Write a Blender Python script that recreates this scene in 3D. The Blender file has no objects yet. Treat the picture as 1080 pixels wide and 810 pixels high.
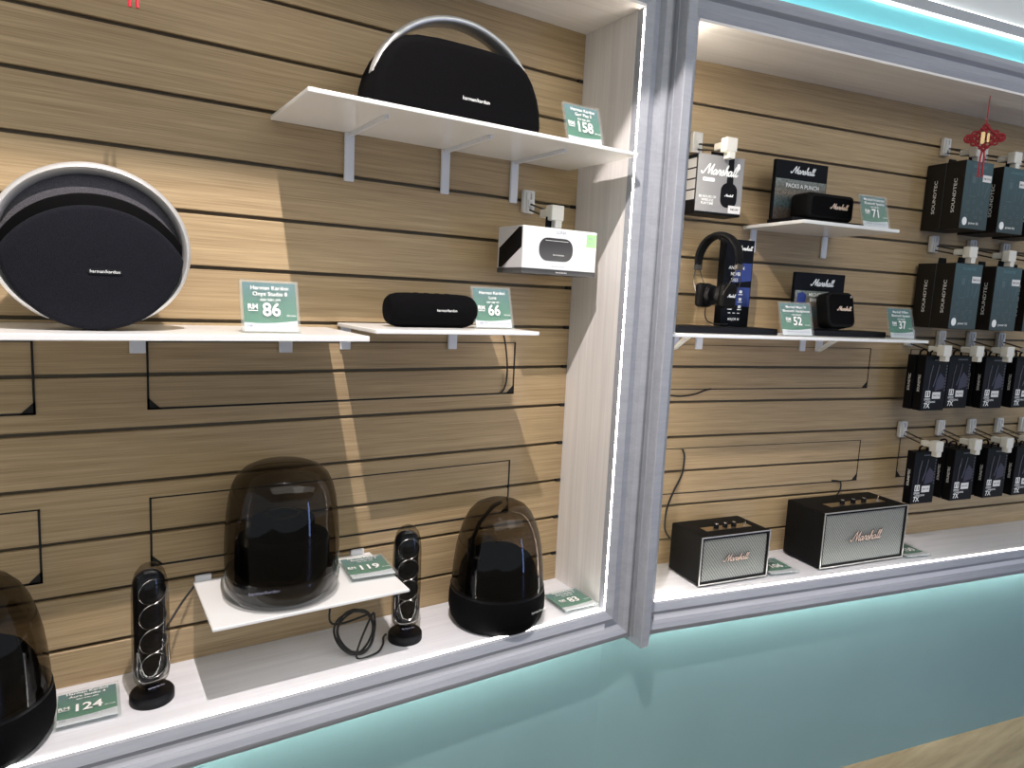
import bpy, bmesh, math, random
from mathutils import Matrix, Vector, Euler
PI = math.pi
random.seed(4)
scene = bpy.context.scene
col = scene.collection
U = 0.1                      # the slat pitch of the wall is 0.1 m; shapes below are drawn in that unit
FLOOR = -12.4                # floor level in slat units, zero is the slat joint near eye height
ANG = 0.186325216            # the right bay turns away from the left bay by this angle
X0 = 11.29946                # where the two back walls would meet
ZO = Vector((0, 0, -FLOOR * U))
FR = {'L': Matrix.Translation(ZO),
      'R': Matrix.Translation(Vector((X0 * U, 0, 0)) + ZO) @ Matrix.Rotation(-ANG, 4, 'Z')}

# ------------------------------------------------------------------ materials
def new_mat(name):
    m = bpy.data.materials.new(name); m.use_nodes = True
    nt = m.node_tree; b = nt.nodes['Principled BSDF']
    return m, nt, b

def mat(name, c, rough=.5, metal=0., spec=.5, coat=0., noise=0., nscale=40., bump=0.):
    m, nt, b = new_mat(name)
    b.inputs['Base Color'].default_value = (*c, 1)
    b.inputs['Roughness'].default_value = rough
    b.inputs['Metallic'].default_value = metal
    b.inputs['Specular IOR Level'].default_value = spec
    b.inputs['Coat Weight'].default_value = coat
    if noise or bump:
        tc = nt.nodes.new('ShaderNodeTexCoord'); n = nt.nodes.new('ShaderNodeTexNoise')
        n.inputs['Scale'].default_value = nscale; n.inputs['Detail'].default_value = 5
        nt.links.new(tc.outputs['Object'], n.inputs['Vector'])
        if noise:
            r = nt.nodes.new('ShaderNodeValToRGB')
            r.color_ramp.elements[0].position = .3; r.color_ramp.elements[1].position = .7
            r.color_ramp.elements[0].color = (*[x * (1 - noise) for x in c], 1)
            r.color_ramp.elements[1].color = (*[min(1, x * (1 + noise)) for x in c], 1)
            nt.links.new(n.outputs['Fac'], r.inputs['Fac']); nt.links.new(r.outputs['Color'], b.inputs['Base Color'])
        if bump:
            bp = nt.nodes.new('ShaderNodeBump'); bp.inputs['Strength'].default_value = bump
            bp.inputs['Distance'].default_value = .001
            nt.links.new(n.outputs['Fac'], bp.inputs['Height']); nt.links.new(bp.outputs['Normal'], b.inputs['Normal'])
    return m

def emit(name, c, s):
    m = bpy.data.materials.new(name); m.use_nodes = True
    nt = m.node_tree; nt.nodes.clear()
    o = nt.nodes.new('ShaderNodeOutputMaterial'); e = nt.nodes.new('ShaderNodeEmission')
    e.inputs['Color'].default_value = (*c, 1); e.inputs['Strength'].default_value = s
    nt.links.new(e.outputs[0], o.inputs[0])
    return m

def grain(name, dark, light, axis, scale=(1.5, 1.5, 60), rough=.5, board=0., bump=.15, ring=.35):
    """streaky laminate; axis = the local axis the grain runs along"""
    m, nt, b = new_mat(name); N = nt.nodes; L = nt.links
    tc = N.new('ShaderNodeTexCoord'); sp = N.new('ShaderNodeSeparateXYZ'); L.new(tc.outputs['Object'], sp.inputs[0])
    k = {'X': (0, 1, 2), 'Y': (1, 0, 2), 'Z': (2, 0, 1)}[axis]
    along = sp.outputs[k[0]]; a1 = sp.outputs[k[1]]; a2 = sp.outputs[k[2]]
    def math_(op, a, v=None, bb=None):
        n = N.new('ShaderNodeMath'); n.operation = op; L.new(a, n.inputs[0])
        if bb is not None: L.new(bb, n.inputs[1])
        elif v is not None: n.inputs[1].default_value = v
        return n.outputs[0]
    cmb = N.new('ShaderNodeCombineXYZ')
    if board:
        idx = math_('FLOOR', math_('MULTIPLY', a2, 1 / board))
        wn = N.new('ShaderNodeTexWhiteNoise'); wn.noise_dimensions = '1D'; L.new(idx, wn.inputs['W'])
        al = math_('ADD', math_('MULTIPLY', along, scale[0]), None, math_('MULTIPLY', wn.outputs['Value'], 37.))
    else:
        al = math_('MULTIPLY', along, scale[0])
    L.new(al, cmb.inputs[0]); L.new(math_('MULTIPLY', a1, scale[1]), cmb.inputs[1]); L.new(math_('MULTIPLY', a2, scale[2]), cmb.inputs[2])
    n1 = N.new('ShaderNodeTexNoise'); n1.inputs['Scale'].default_value = 1; n1.inputs['Detail'].default_value = 7
    n1.inputs['Roughness'].default_value = .62; n1.inputs['Distortion'].default_value = .4
    L.new(cmb.outputs[0], n1.inputs['Vector'])
    cm2 = N.new('ShaderNodeVectorMath'); cm2.operation = 'MULTIPLY'; cm2.inputs[1].default_value = (4, 3, 4.5)
    L.new(cmb.outputs[0], cm2.inputs[0])
    n2 = N.new('ShaderNodeTexNoise'); n2.inputs['Scale'].default_value = 1; n2.inputs['Detail'].default_value = 3
    L.new(cm2.outputs[0], n2.inputs['Vector'])
    mx = N.new('ShaderNodeMix'); mx.data_type = 'FLOAT'; mx.inputs[0].default_value = ring
    L.new(n1.outputs['Fac'], mx.inputs[2]); L.new(n2.outputs['Fac'], mx.inputs[3])
    r = N.new('ShaderNodeValToRGB'); r.color_ramp.elements[0].position = .36; r.color_ramp.elements[1].position = .64
    r.color_ramp.elements[0].color = (*dark, 1); r.color_ramp.elements[1].color = (*light, 1)
    L.new(mx.outputs[0], r.inputs['Fac'])
    out = r.outputs['Color']
    if board:
        mr = N.new('ShaderNodeMapRange'); mr.inputs[3].default_value = .94; mr.inputs[4].default_value = 1.04
        L.new(wn.outputs['Value'], mr.inputs[0])
        vm = N.new('ShaderNodeVectorMath'); vm.operation = 'SCALE'
        L.new(out, vm.inputs[0]); L.new(mr.outputs[0], vm.inputs['Scale']); out = vm.outputs[0]
    L.new(out, b.inputs['Base Color']); b.inputs['Roughness'].default_value = rough
    b.inputs['Specular IOR Level'].default_value = .3
    bp = N.new('ShaderNodeBump'); bp.inputs['Strength'].default_value = bump; bp.inputs['Distance'].default_value = .0006
    L.new(mx.outputs[0], bp.inputs['Height']); L.new(bp.outputs['Normal'], b.inputs['Normal'])
    return m

def clear_plastic(name, tint, refl=1.0, rough=.03, white=0.):
    """thin see-through plastic: tinted transmission under a glossy surface"""
    m = bpy.data.materials.new(name); m.use_nodes = True
    nt = m.node_tree; nt.nodes.clear(); N = nt.nodes; L = nt.links
    o = N.new('ShaderNodeOutputMaterial'); t = N.new('ShaderNodeBsdfTransparent'); g = N.new('ShaderNodeBsdfGlossy')
    t.inputs[0].default_value = (*tint, 1); g.inputs['Roughness'].default_value = rough
    lw = N.new('ShaderNodeLayerWeight'); lw.inputs[0].default_value = .5      # facing term, the same for both sides of a thin sheet
    pw = N.new('ShaderNodeMath'); pw.operation = 'POWER'; pw.inputs[1].default_value = 4.5; L.new(lw.outputs['Facing'], pw.inputs[0])
    mm = N.new('ShaderNodeMath'); mm.operation = 'MULTIPLY_ADD'; mm.inputs[1].default_value = .8 * refl; mm.inputs[2].default_value = .04 * refl
    L.new(pw.outputs[0], mm.inputs[0])
    mx = N.new('ShaderNodeMixShader'); L.new(mm.outputs[0], mx.inputs[0]); L.new(t.outputs[0], mx.inputs[1]); L.new(g.outputs[0], mx.inputs[2])
    last = mx
    if white:
        d = N.new('ShaderNodeBsdfDiffuse'); d.inputs[0].default_value = (.85, .87, .86, 1)
        m2 = N.new('ShaderNodeMixShader'); m2.inputs[0].default_value = white
        L.new(mx.outputs[0], m2.inputs[1]); L.new(d.outputs[0], m2.inputs[2]); last = m2
    L.new(last.outputs[0], o.inputs[0])
    return m

def gradient_z(name, stops, rough=.4, axis=2, spec=.25):
    m, nt, b = new_mat(name); N = nt.nodes; L = nt.links
    tc = N.new('ShaderNodeTexCoord'); sp = N.new('ShaderNodeSeparateXYZ'); L.new(tc.outputs['Generated'], sp.inputs[0])
    r = N.new('ShaderNodeValToRGB')
    e = r.color_ramp.elements
    e[0].position, e[0].color = stops[0][0], (*stops[0][1], 1)
    e[1].position, e[1].color = stops[-1][0], (*stops[-1][1], 1)
    for p, c in stops[1:-1]:
        k = e.new(p); k.color = (*c, 1)
    L.new(sp.outputs[axis], r.inputs['Fac']); L.new(r.outputs['Color'], b.inputs['Base Color'])
    b.inputs['Roughness'].default_value = rough; b.inputs['Specular IOR Level'].default_value = spec
    return m

M = {}
M['oak'] = grain('oak_slats', (.285, .20, .104), (.495, .372, .214), 'X', (1.8, 3, 130), .5, board=.1, bump=.1, ring=.5)
M['slot'] = mat('slot_liner', (.12, .095, .055), .6)
M['black_gap'] = mat('hatch_gap', (.006, .006, .005), .8)
M['ash_x'] = grain('white_ash_ledge', (.70, .71, .745), (.80, .81, .85), 'X', (1.5, 60, 60), .42, bump=.1)
M['ash_z'] = grain('white_ash_panel', (.70, .68, .655), (.84, .82, .79), 'Z', (1.2, 50, 50), .5, bump=.25)
M['ash_top'] = grain('white_ash_ceiling', (.76, .73, .70), (.86, .84, .81), 'X', (1.5, 50, 50), .5, bump=.2)
M['frame'] = grain('grey_white_moulding', (.32, .34, .38), (.385, .405, .445), 'X', (3, 40, 40), .45, bump=.1)
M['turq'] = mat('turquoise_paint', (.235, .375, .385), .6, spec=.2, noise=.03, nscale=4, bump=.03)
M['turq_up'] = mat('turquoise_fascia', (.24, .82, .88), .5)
M['white_wall'] = mat('white_paint', (.72, .76, .75), .6)
M['grey_trim'] = mat('grey_trim', (.40, .43, .46), .5)
M['floor'] = grain('floor_planks', (.20, .145, .085), (.40, .31, .20), 'X', (1.2, 12, 12), .35, bump=.15)
M['room'] = mat('shop_walls', (.30, .31, .32), .7)
M['ceil'] = mat('shop_ceiling', (.62, .63, .63), .7)
M['led'] = emit('led_white', (1, .97, .93), 15.)
M['led_warm'] = emit('led_warm', (1, .90, .76), 55.)
M['led_cool'] = emit('led_cool', (.95, 1, 1), 5.)
M['led_fill'] = emit('led_fill', (.95, 1, 1), 45.)  # emission of the strip added below the fascia
M['led_low'] = emit('led_cool_low', (.93, 1, .92), 75.)
M['white_acr'] = mat('white_acrylic', (.86, .87, .86), .22, spec=.5)
M['bracket'] = mat('bracket_plastic', (.70, .73, .78), .3)
M['acrylic'] = clear_plastic('clear_acrylic', (.95, .965, .96), .4, .03, .06)
M['card'] = gradient_z('price_card_green', [(0, (.02, .205, .105)), (.55, (.022, .185, .125)), (1, (.045, .175, .20))], .45)
M['card_white'] = mat('price_card_white', (.78, .80, .84), .5)
M['ink_white'] = mat('ink_white', (.9, .92, .9), .5)
M['ink_grey'] = mat('ink_grey', (.30, .30, .40), .5)
M['ink_black'] = mat('ink_black', (.015, .015, .015), .5)
M['fabric'] = mat('navy_black_fabric', (.0085, .009, .013), .9, spec=.15, noise=.55, nscale=700, bump=.6)
M['fabric_black'] = mat('black_fabric', (.0035, .0035, .004), .92, spec=.06, noise=.4, nscale=800, bump=.5)
M['fabric_grey'] = mat('charcoal_fabric', (.088, .085, .094), .9, spec=.15, noise=.4, nscale=700, bump=.5)
M['deep_black'] = mat('deep_black', (.0015, .0015, .0015), .6, spec=.05)
M['gloss_black'] = mat('gloss_black', (.006, .006, .007), .12)
M['satin_black'] = mat('satin_black', (.004, .004, .005), .45, spec=.18)
M['rubber'] = mat('black_rubber', (.004, .004, .004), .6, spec=.12)
M['cable'] = mat('black_cable', (.008, .008, .008), .4)
M['alu'] = mat('brushed_aluminium', (.68, .68, .67), .38, metal=.55)
M['chrome'] = mat('chrome', (.55, .55, .55), .2, metal=1.)
M['smoke'] = clear_plastic('smoked_dome', (.405, .375, .325), .75, .03)
M['smoke_sat'] = clear_plastic('smoked_shell', (.68, .665, .645), .8, .04)
M['clear_ring'] = clear_plastic('clear_rim', (.72, .72, .72), 1.2, .04)
M['vinyl'] = mat('black_vinyl', (.005, .005, .005), .6, spec=.12, noise=.25, nscale=500, bump=.7)
M['grille'] = None
M['gold'] = mat('pale_gold', (.62, .50, .33), .3, metal=1.)
M['copper_ink'] = mat('logo_cream', (.80, .62, .50), .4)
M['silver_pipe'] = mat('silver_piping', (.62, .61, .57), .35, metal=.7)
M['carton_white'] = mat('carton_white', (.76, .80, .80), .45)
M['carton_grey'] = mat('carton_grey', (.38, .38, .38), .5)
M['carton_lgrey'] = mat('carton_light_grey', (.55, .55, .56), .5)
M['carton_front_grey'] = mat('carton_front_grey', (.25, .25, .25), .5)
M['carton_brown'] = mat('carton_dark_brown', (.013, .010, .008), .55, spec=.25)
M['carton_black'] = mat('carton_black', (.003, .003, .004), .5, spec=.12)
M['teal_face'] = gradient_z('carton_teal', [(0, (.045, .07, .073)), (.5, (.05, .088, .096)), (1, (.06, .115, .128))], .4)
M['navy_face'] = gradient_z('carton_night_blue', [(0, (.005, .006, .008)), (.45, (.007, .007, .013)), (1, (.004, .007, .009))], .4, spec=.12)
M['glow_print'] = mat('violet_print', (.03, .028, .06), .4)
M['line_print'] = mat('line_print', (.08, .085, .11), .4)
M['teal_ink'] = mat('teal_ink', (.12, .26, .30), .5)
M['teal_line'] = mat('teal_line_print', (.075, .125, .14), .5)
M['sticker'] = mat('sticker_white', (.75, .75, .73), .5)
M['sticker_green'] = mat('sticker_green', (.33, .66, .28), .5)
M['pic_grey'] = gradient_z('speaker_picture', [(0, (.10, .10, .10)), (.6, (.055, .055, .055)), (1, (.035, .035, .035))], .5)
M['tag_plastic'] = mat('ivory_plastic', (.74, .73, .66), .4)
M['plate_plastic'] = mat('grey_white_plastic', (.70, .70, .67), .35)
M['steel'] = mat('dark_steel', (.10, .09, .08), .35, metal=.8)
M['red'] = mat('red_cord', (.30, .006, .014), .5)
M['red_bright'] = mat('red_tassel', (.45, .015, .03), .55)
M['gilt'] = mat('gilt_foil', (.72, .52, .26), .35, metal=.6)
M['board_navy'] = mat('board_black', (.003, .004, .006), .5, spec=.1)
M['blue_print'] = mat('blue_print', (.012, .03, .17), .4)
M['photo_print'] = None

def grille_mat():
    m, nt, b = new_mat('woven_grille'); N = nt.nodes; L = nt.links
    tc = N.new('ShaderNodeTexCoord')
    mp = N.new('ShaderNodeMapping'); mp.inputs['Rotation'].default_value = (0, math.radians(40), 0); L.new(tc.outputs['Object'], mp.inputs[0])
    w = N.new('ShaderNodeTexWave'); w.inputs['Scale'].default_value = 48; w.inputs['Distortion'].default_value = 1.2
    w.inputs['Detail'].default_value = 2; w.inputs['Detail Scale'].default_value = 6
    L.new(mp.outputs[0], w.inputs[0])
    n = N.new('ShaderNodeTexNoise'); n.inputs['Scale'].default_value = 420; L.new(tc.outputs['Object'], n.inputs['Vector'])
    mx = N.new('ShaderNodeMix'); mx.data_type = 'FLOAT'; mx.inputs[0].default_value = .45
    L.new(w.outputs['Fac'], mx.inputs[2]); L.new(n.outputs['Fac'], mx.inputs[3])
    r = N.new('ShaderNodeValToRGB'); r.color_ramp.elements[0].position = .2; r.color_ramp.elements[1].position = .8
    r.color_ramp.elements[0].color = (.12, .127, .115, 1); r.color_ramp.elements[1].color = (.30, .315, .285, 1)
    L.new(mx.outputs[0], r.inputs['Fac']); L.new(r.outputs['Color'], b.inputs['Base Color'])
    b.inputs['Roughness'].default_value = .75
    return m
M['grille'] = grille_mat()

def photo_mat():
    """a printed seaside picture: pale sky, busy crowd line, teal water, brown ground"""
    m, nt, b = new_mat('poster_photo'); N = nt.nodes; L = nt.links
    tc = N.new('ShaderNodeTexCoord'); sp = N.new('ShaderNodeSeparateXYZ'); L.new(tc.outputs['Generated'], sp.inputs[0])
    r = N.new('ShaderNodeValToRGB'); e = r.color_ramp.elements
    e[0].position = 0; e[0].color = (.06, .045, .035, 1); e[1].position = 1; e[1].color = (.19, .22, .20, 1)
    for p, c in ((.25, (.07, .055, .045, 1)), (.35, (.05, .08, .085, 1)), (.55, (.07, .09, .09, 1)), (.66, (.16, .13, .10, 1)), (.8, (.12, .12, .10, 1))):
        k = e.new(p); k.color = c
    L.new(sp.outputs[2], r.inputs['Fac'])
    n = N.new('ShaderNodeTexNoise'); n.inputs['Scale'].default_value = 160; n.inputs['Detail'].default_value = 4
    L.new(tc.outputs['Object'], n.inputs['Vector'])
    mr = N.new('ShaderNodeMapRange'); mr.inputs[1].default_value = .3; mr.inputs[2].default_value = .7; mr.inputs[3].default_value = .45; mr.inputs[4].default_value = 1.6
    L.new(n.outputs['Fac'], mr.inputs[0])
    vm = N.new('ShaderNodeVectorMath'); vm.operation = 'SCALE'; L.new(r.outputs['Color'], vm.inputs[0]); L.new(mr.outputs[0], vm.inputs['Scale'])
    L.new(vm.outputs[0], b.inputs['Base Color']); b.inputs['Roughness'].default_value = .35
    return m
M['photo_print'] = photo_mat()

# ------------------------------------------------------------------ lettering
_tcache = {}
def text_mesh(s, bold):
    k = (s, bold)
    if k in _tcache: return _tcache[k]
    cu = bpy.data.curves.new('lettering_source', 'FONT'); cu.body = s; cu.size = 1; cu.align_x = 'CENTER'; cu.align_y = 'CENTER'
    cu.offset = bold; cu.resolution_u = 3
    ob = bpy.data.objects.new('lettering_source', cu); col.objects.link(ob)
    bpy.context.view_layer.update()
    dg = bpy.context.evaluated_depsgraph_get()
    me = bpy.data.meshes.new_from_object(ob.evaluated_get(dg))
    vs = [v.co.copy() for v in me.vertices]; fs = [tuple(p.vertices) for p in me.polygons]
    bpy.data.objects.remove(ob); bpy.data.curves.remove(cu); bpy.data.meshes.remove(me)
    _tcache[k] = (vs, fs)
    return vs, fs

def catmull(pts, n=6):
    P = [Vector(p) for p in pts]; out = []
    for i in range(len(P) - 1):
        p0 = P[max(i - 1, 0)]; p1 = P[i]; p2 = P[i + 1]; p3 = P[min(i + 2, len(P) - 1)]
        for k in range(n):
            t = k / n
            out.append(.5 * ((2 * p1) + (p2 - p0) * t + (2 * p0 - 5 * p1 + 4 * p2 - p3) * t * t + (3 * p1 - p0 - 3 * p2 + p3) * t ** 3))
    out.append(P[-1]); return out

def _a(o): return [[(o + .85, .85), (o + .45, 1.0), (o + .12, .55), (o + .3, .05), (o + .65, .25), (o + .9, .95), (o + .85, .35), (o + .98, .05), (o + 1.25, .35)]]
SCRIPT = [[(-.9, .55), (-.7, .15), (-.3, .2), (.1, .9), (.5, 1.7), (.85, 2.15)], [(.85, 2.15), (.85, 1.1), (.95, .05)],
          [(.95, .05), (1.3, 1.0), (1.85, 2.15)], [(1.85, 2.15), (1.7, 1.1), (1.72, .1), (2.05, .25)]] \
    + _a(2.0) + [[(3.25, .35), (3.5, 1.1), (3.62, .9), (3.95, .95), (3.8, .35), (3.95, .05), (4.2, .4)],
                 [(4.2, .4), (4.55, 1.1), (4.6, .7), (4.75, .3), (4.5, .0), (4.25, .12)], [(4.6, .05), (4.95, .4)],
                 [(4.95, .4), (5.45, 1.6), (5.45, 2.1), (5.25, 1.7), (5.15, .9), (5.1, .0)], [(5.1, .2), (5.45, .95), (5.7, .85), (5.65, .3), (5.8, .05), (6.05, .35)]] \
    + _a(5.9) + [[(7.15, .35), (7.6, 1.5), (7.65, 2.05), (7.4, 1.6), (7.3, .5), (7.45, .05), (7.75, .4)],
                 [(7.75, .4), (8.2, 1.5), (8.25, 2.05), (8.0, 1.6), (7.9, .5), (8.05, .05), (8.5, .45)]]

# ------------------------------------------------------------------ mesh builder (slat units)
class MB:
    def __init__(s): s.bm = bmesh.new(); s.mi = 0
    def _fin(s, faces):
        for f in faces: f.material_index = s.mi
    def box(s, x0, x1, y0, y1, z0, z1, bev=0., seg=2, edges=None):
        v = [s.bm.verts.new((x, y, z)) for x in (x0, x1) for y in (y0, y1) for z in (z0, z1)]
        q = [(0, 1, 3, 2), (4, 6, 7, 5), (0, 4, 5, 1), (2, 3, 7, 6), (0, 2, 6, 4), (1, 5, 7, 3)]
        fs = [s.bm.faces.new([v[i] for i in f]) for f in q]
        s._fin(fs)
        if bev:
            es = list({e for f in fs for e in f.edges})
            r = bmesh.ops.bevel(s.bm, geom=es, offset=bev, segments=seg, affect='EDGES', profile=.5)
            s._fin(r['faces'])
        return s
    def prism(s, pts, d0, d1, plane='xz', bev=0., seg=2, front_only=False):
        def mk(p, d):
            return {'xz': (p[0], d, p[1]), 'xy': (p[0], p[1], d), 'yz': (d, p[0], p[1])}[plane]
        A = [s.bm.verts.new(mk(p, d0)) for p in pts]; B = [s.bm.verts.new(mk(p, d1)) for p in pts]
        n = len(pts); fa = s.bm.faces.new(A); fb = s.bm.faces.new(B[::-1])
        fs = [fa, fb] + [s.bm.faces.new((A[i], B[i], B[(i + 1) % n], A[(i + 1) % n])) for i in range(n)]
        bmesh.ops.recalc_face_normals(s.bm, faces=fs)
        s._fin(fs)
        if bev:
            es = list(fa.edges) + ([] if front_only else list(fb.edges))
            r = bmesh.ops.bevel(s.bm, geom=es, offset=bev, segments=seg, affect='EDGES', profile=.5, clamp_overlap=True)
            s._fin(r['faces'])
        return s
    def lathe(s, prof, seg=48, c=(0, 0, 0), axis='z', cap=True):
        rings = []
        for r, h in prof:
            ring = []
            if r < 1e-6:
                p = {'z': (0, 0, h), 'x': (h, 0, 0), 'y': (0, h, 0)}[axis]
                ring = [s.bm.verts.new((p[0] + c[0], p[1] + c[1], p[2] + c[2]))]
            else:
                for k in range(seg):
                    a = 2 * PI * k / seg; u, w = r * math.cos(a), r * math.sin(a)
                    p = {'z': (u, w, h), 'x': (h, u, w), 'y': (w, h, u)}[axis]
                    ring.append(s.bm.verts.new((p[0] + c[0], p[1] + c[1], p[2] + c[2])))
            rings.append(ring)
        fs = []
        for A, B in zip(rings, rings[1:]):
            for k in range(seg):
                k2 = (k + 1) % seg
                if len(A) == 1 and len(B) == 1: continue
                if len(A) == 1: fs.append(s.bm.faces.new((A[0], B[k2], B[k])))
                elif len(B) == 1: fs.append(s.bm.faces.new((A[k], A[k2], B[0])))
                else: fs.append(s.bm.faces.new((A[k], A[k2], B[k2], B[k])))
        if cap:
            if len(rings[0]) > 1: fs.append(s.bm.faces.new(rings[0][::-1]))
            if len(rings[-1]) > 1: fs.append(s.bm.faces.new(rings[-1]))
        s._fin(fs); return s
    def sweep(s, pts, sect, up=(0, 1, 0), closed=False, scales=None):
        """sweep a closed 2-D section (side, up) along a path"""
        P = [Vector(p) for p in pts]; n = len(P); rings = []; upv = Vector(up)
        for i, p in enumerate(P):
            if closed: t = P[(i + 1) % n] - P[i - 1]
            else: t = P[min(i + 1, n - 1)] - P[max(i - 1, 0)]
            t.normalize(); side = t.cross(upv)
            if side.length < 1e-4: side = t.cross(Vector((1, .3, .2)))
            side.normalize(); u2 = side.cross(t)
            k = scales[i] if scales else (1, 1)
            rings.append([s.bm.verts.new(p + side * a * k[0] + u2 * b * k[1]) for a, b in sect])
        m = len(sect); fs = []
        rng = range(n) if closed else range(n - 1)
        for i in rng:
            A, B = rings[i], rings[(i + 1) % n]
            for k in range(m): fs.append(s.bm.faces.new((A[k], A[(k + 1) % m], B[(k + 1) % m], B[k])))
        if not closed: fs += [s.bm.faces.new(rings[0][::-1]), s.bm.faces.new(rings[-1])]
        bmesh.ops.recalc_face_normals(s.bm, faces=fs)
        s._fin(fs); return s
    def tube(s, pts, r, seg=8, closed=False):
        return s.sweep(pts, [(r * math.cos(2 * PI * k / seg), r * math.sin(2 * PI * k / seg)) for k in range(seg)], (.13, .21, .97), closed)
    def ring_rect(s, x0, x1, z0, z1, w, y0, y1):
        """a rectangular picture-frame of bar width w"""
        for a, b, c, d in ((x0, x1, z0, z0 + w), (x0, x1, z1 - w, z1), (x0, x0 + w, z0 + w, z1 - w), (x1 - w, x1, z0 + w, z1 - w)):
            s.box(a, b, y0, y1, c, d)
        return s
    def text(s, t, size, x, z, y, bold=.0, sx=1., ex=Vector((1, 0, 0)), ez=Vector((0, 0, 1))):
        vs, fs = text_mesh(t, bold)
        V = [s.bm.verts.new(Vector((0, y, 0)) + ex * (x + v.x * size * sx) + ez * (z + v.y * size)) for v in vs]
        F = []
        for f in fs:
            try: F.append(s.bm.faces.new([V[i] for i in f]))
            except ValueError: pass
        s._fin(F); return s
    def script(s, width, x, z, y, w=.16, d=.01, lean=.0):
        """the cursive word, drawn as flat pen strokes; width = total width, centred at x, z"""
        k = width / 9.4
        for st in SCRIPT:
            P = catmull([(p[0], 0, p[1]) for p in st], 5); n = len(P); A = []; B = []
            for i, p in enumerate(P):
                t = (P[min(i + 1, n - 1)] - P[max(i - 1, 0)]); t.normalize()
                nrm = Vector((-t.z, 0, t.x)) * w * .5
                for lst, q in ((A, p + nrm), (B, p - nrm)):
                    lst.append(s.bm.verts.new((x + (q.x - 3.8 + q.z * .25) * k, y, z + (q.z + (q.x - 3.8) * lean - .95) * k)))
            F = [s.bm.faces.new((A[i], B[i], B[i + 1], A[i + 1])) for i in range(n - 1)]
            bmesh.ops.recalc_face_normals(s.bm, faces=F); s._fin(F)
        return s
    def rrect(s, w, h, r, n=6):
        out = []
        for cx, cz, a0 in ((w / 2 - r, h / 2 - r, 0), (-w / 2 + r, h / 2 - r, 90), (-w / 2 + r, -h / 2 + r, 180), (w / 2 - r, -h / 2 + r, 270)):
            for k in range(n + 1):
                a = math.radians(a0 + 90 * k / n); out.append((cx + r * math.cos(a), cz + r * math.sin(a)))
        return out
    def build(s, name, mats, parent=None, frame=None, smooth=32, mtx=None):
        me = bpy.data.meshes.new(name)
        for v in s.bm.verts: v.co = v.co * U
        s.bm.normal_update(); s.bm.to_mesh(me); s.bm.free()
        for m in (mats if isinstance(mats, (list, tuple)) else [mats]): me.materials.append(M[m])
        if smooth:
            for p in me.polygons: p.use_smooth = True
            me.set_sharp_from_angle(angle=math.radians(smooth))
        o = bpy.data.objects.new(name, me); col.objects.link(o)
        if parent is not None: o.parent = parent
        if frame: o.matrix_world = FR[frame]
        if mtx is not None: o.matrix_local = mtx
        return o

def tag(o, label=None, cat=None, group=None, kind=None):
    if label: o['label'] = label
    if cat: o['category'] = cat
    if group: o['group'] = group
    if kind: o['kind'] = kind
    return o

def put(o, frame, x, n, z, yaw=0., tilt=0.):
    o.matrix_world = FR[frame] @ Matrix.Translation(Vector((x, -n, z)) * U) @ Matrix.Rotation(math.radians(yaw), 4, 'Z') @ Matrix.Rotation(math.radians(tilt), 4, 'X')
    return o

def thing(name, label, cat, frame, x, n, z, yaw=0., group=None):
    o = bpy.data.objects.new(name, None); o.empty_display_size = .02; col.objects.link(o)
    put(o, frame, x, n, z, yaw); return tag(o, label, cat, group)

def copy_tree(o, parent=None):
    c = o.copy(); col.objects.link(c)
    if parent is not None: c.parent = parent
    for ch in list(o.children): copy_tree(ch, c)
    return c

def dup(root, frame, x, n, z, yaw=0., label=None, group=None):
    c = copy_tree(root); put(c, frame, x, n, z, yaw)
    if label: c['label'] = label
    if group: c['group'] = group
    return c

TOP, BOT = 8.1, -5.72
XL, XR = -5.0, 10.75          # left bay opening
SL, SR = 1.3, 24.0            # right bay opening

# ------------------------------------------------------------------ setting
def slat_wall(name, frame, x0, x1):
    b = MB()
    segs = [(BOT, -5.0)] + [(k, k + 1) for k in range(-5, 7)] + [(7, TOP)]
    for i, (z0, z1) in enumerate(segs):
        lo = z0 + (.036 if i > 0 else 0); hi = z1 - (.036 if i < len(segs) - 1 else 0)
        b.mi = 0
        b.box(x0, x1, 0, .11, lo, hi, bev=.012, seg=1)
    b.mi = 1; b.box(x0, x1, .11, .2, BOT, TOP)
    return tag(b.build(name, ['oak', 'slot'], frame=frame, smooth=0), kind='structure')

def hatch(parent, x0, x1, z0, z1, left=True, right=True, gw=.036):
    """narrow dark joint round an access panel, clipped corners"""
    w, y0, y1 = gw, -.012, .03
    b = MB()
    b.box(x0, x1, y0, y1, z0, z0 + w); b.box(x0, x1, y0, y1, z1 - w * .6, z1)
    if left:
        b.box(x0, x0 + w, y0, y1, z0, z1); b.prism([(x0, z0), (x0 + .24, z0), (x0, z0 + .24)], y0, y1)
    if right:
        b.box(x1 - w, x1, y0, y1, z0, z1); b.prism([(x1, z0), (x1, z0 + .24), (x1 - .24, z0)], y0, y1)
    return b.build('access_hatch', 'black_gap', parent=parent, smooth=0)

wl = slat_wall('wall_left', 'L', XL, XR)
for z0, z1 in ((-.65, .62), (-3.67, -2.32)):
    hatch(wl, XL, -.55, z0, z1, left=False); hatch(wl, 1.14, 9.14, z0, z1)
for k in range(-5, 8):
    MB().box(XR - .15, XR - .01, -.004, .06, k - .04, k + .04).build('slot_cap', 'black_gap', parent=wl, smooth=0)
wr = slat_wall('wall_right', 'R', SL, SR)
for z0, z1 in ((-.65, .62), (-3.66, -2.33)):
    hatch(wr, 2.2, 10.17, z0, z1, gw=.024); hatch(wr, 11.93, 19.9, z0, z1, gw=.024)

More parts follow.
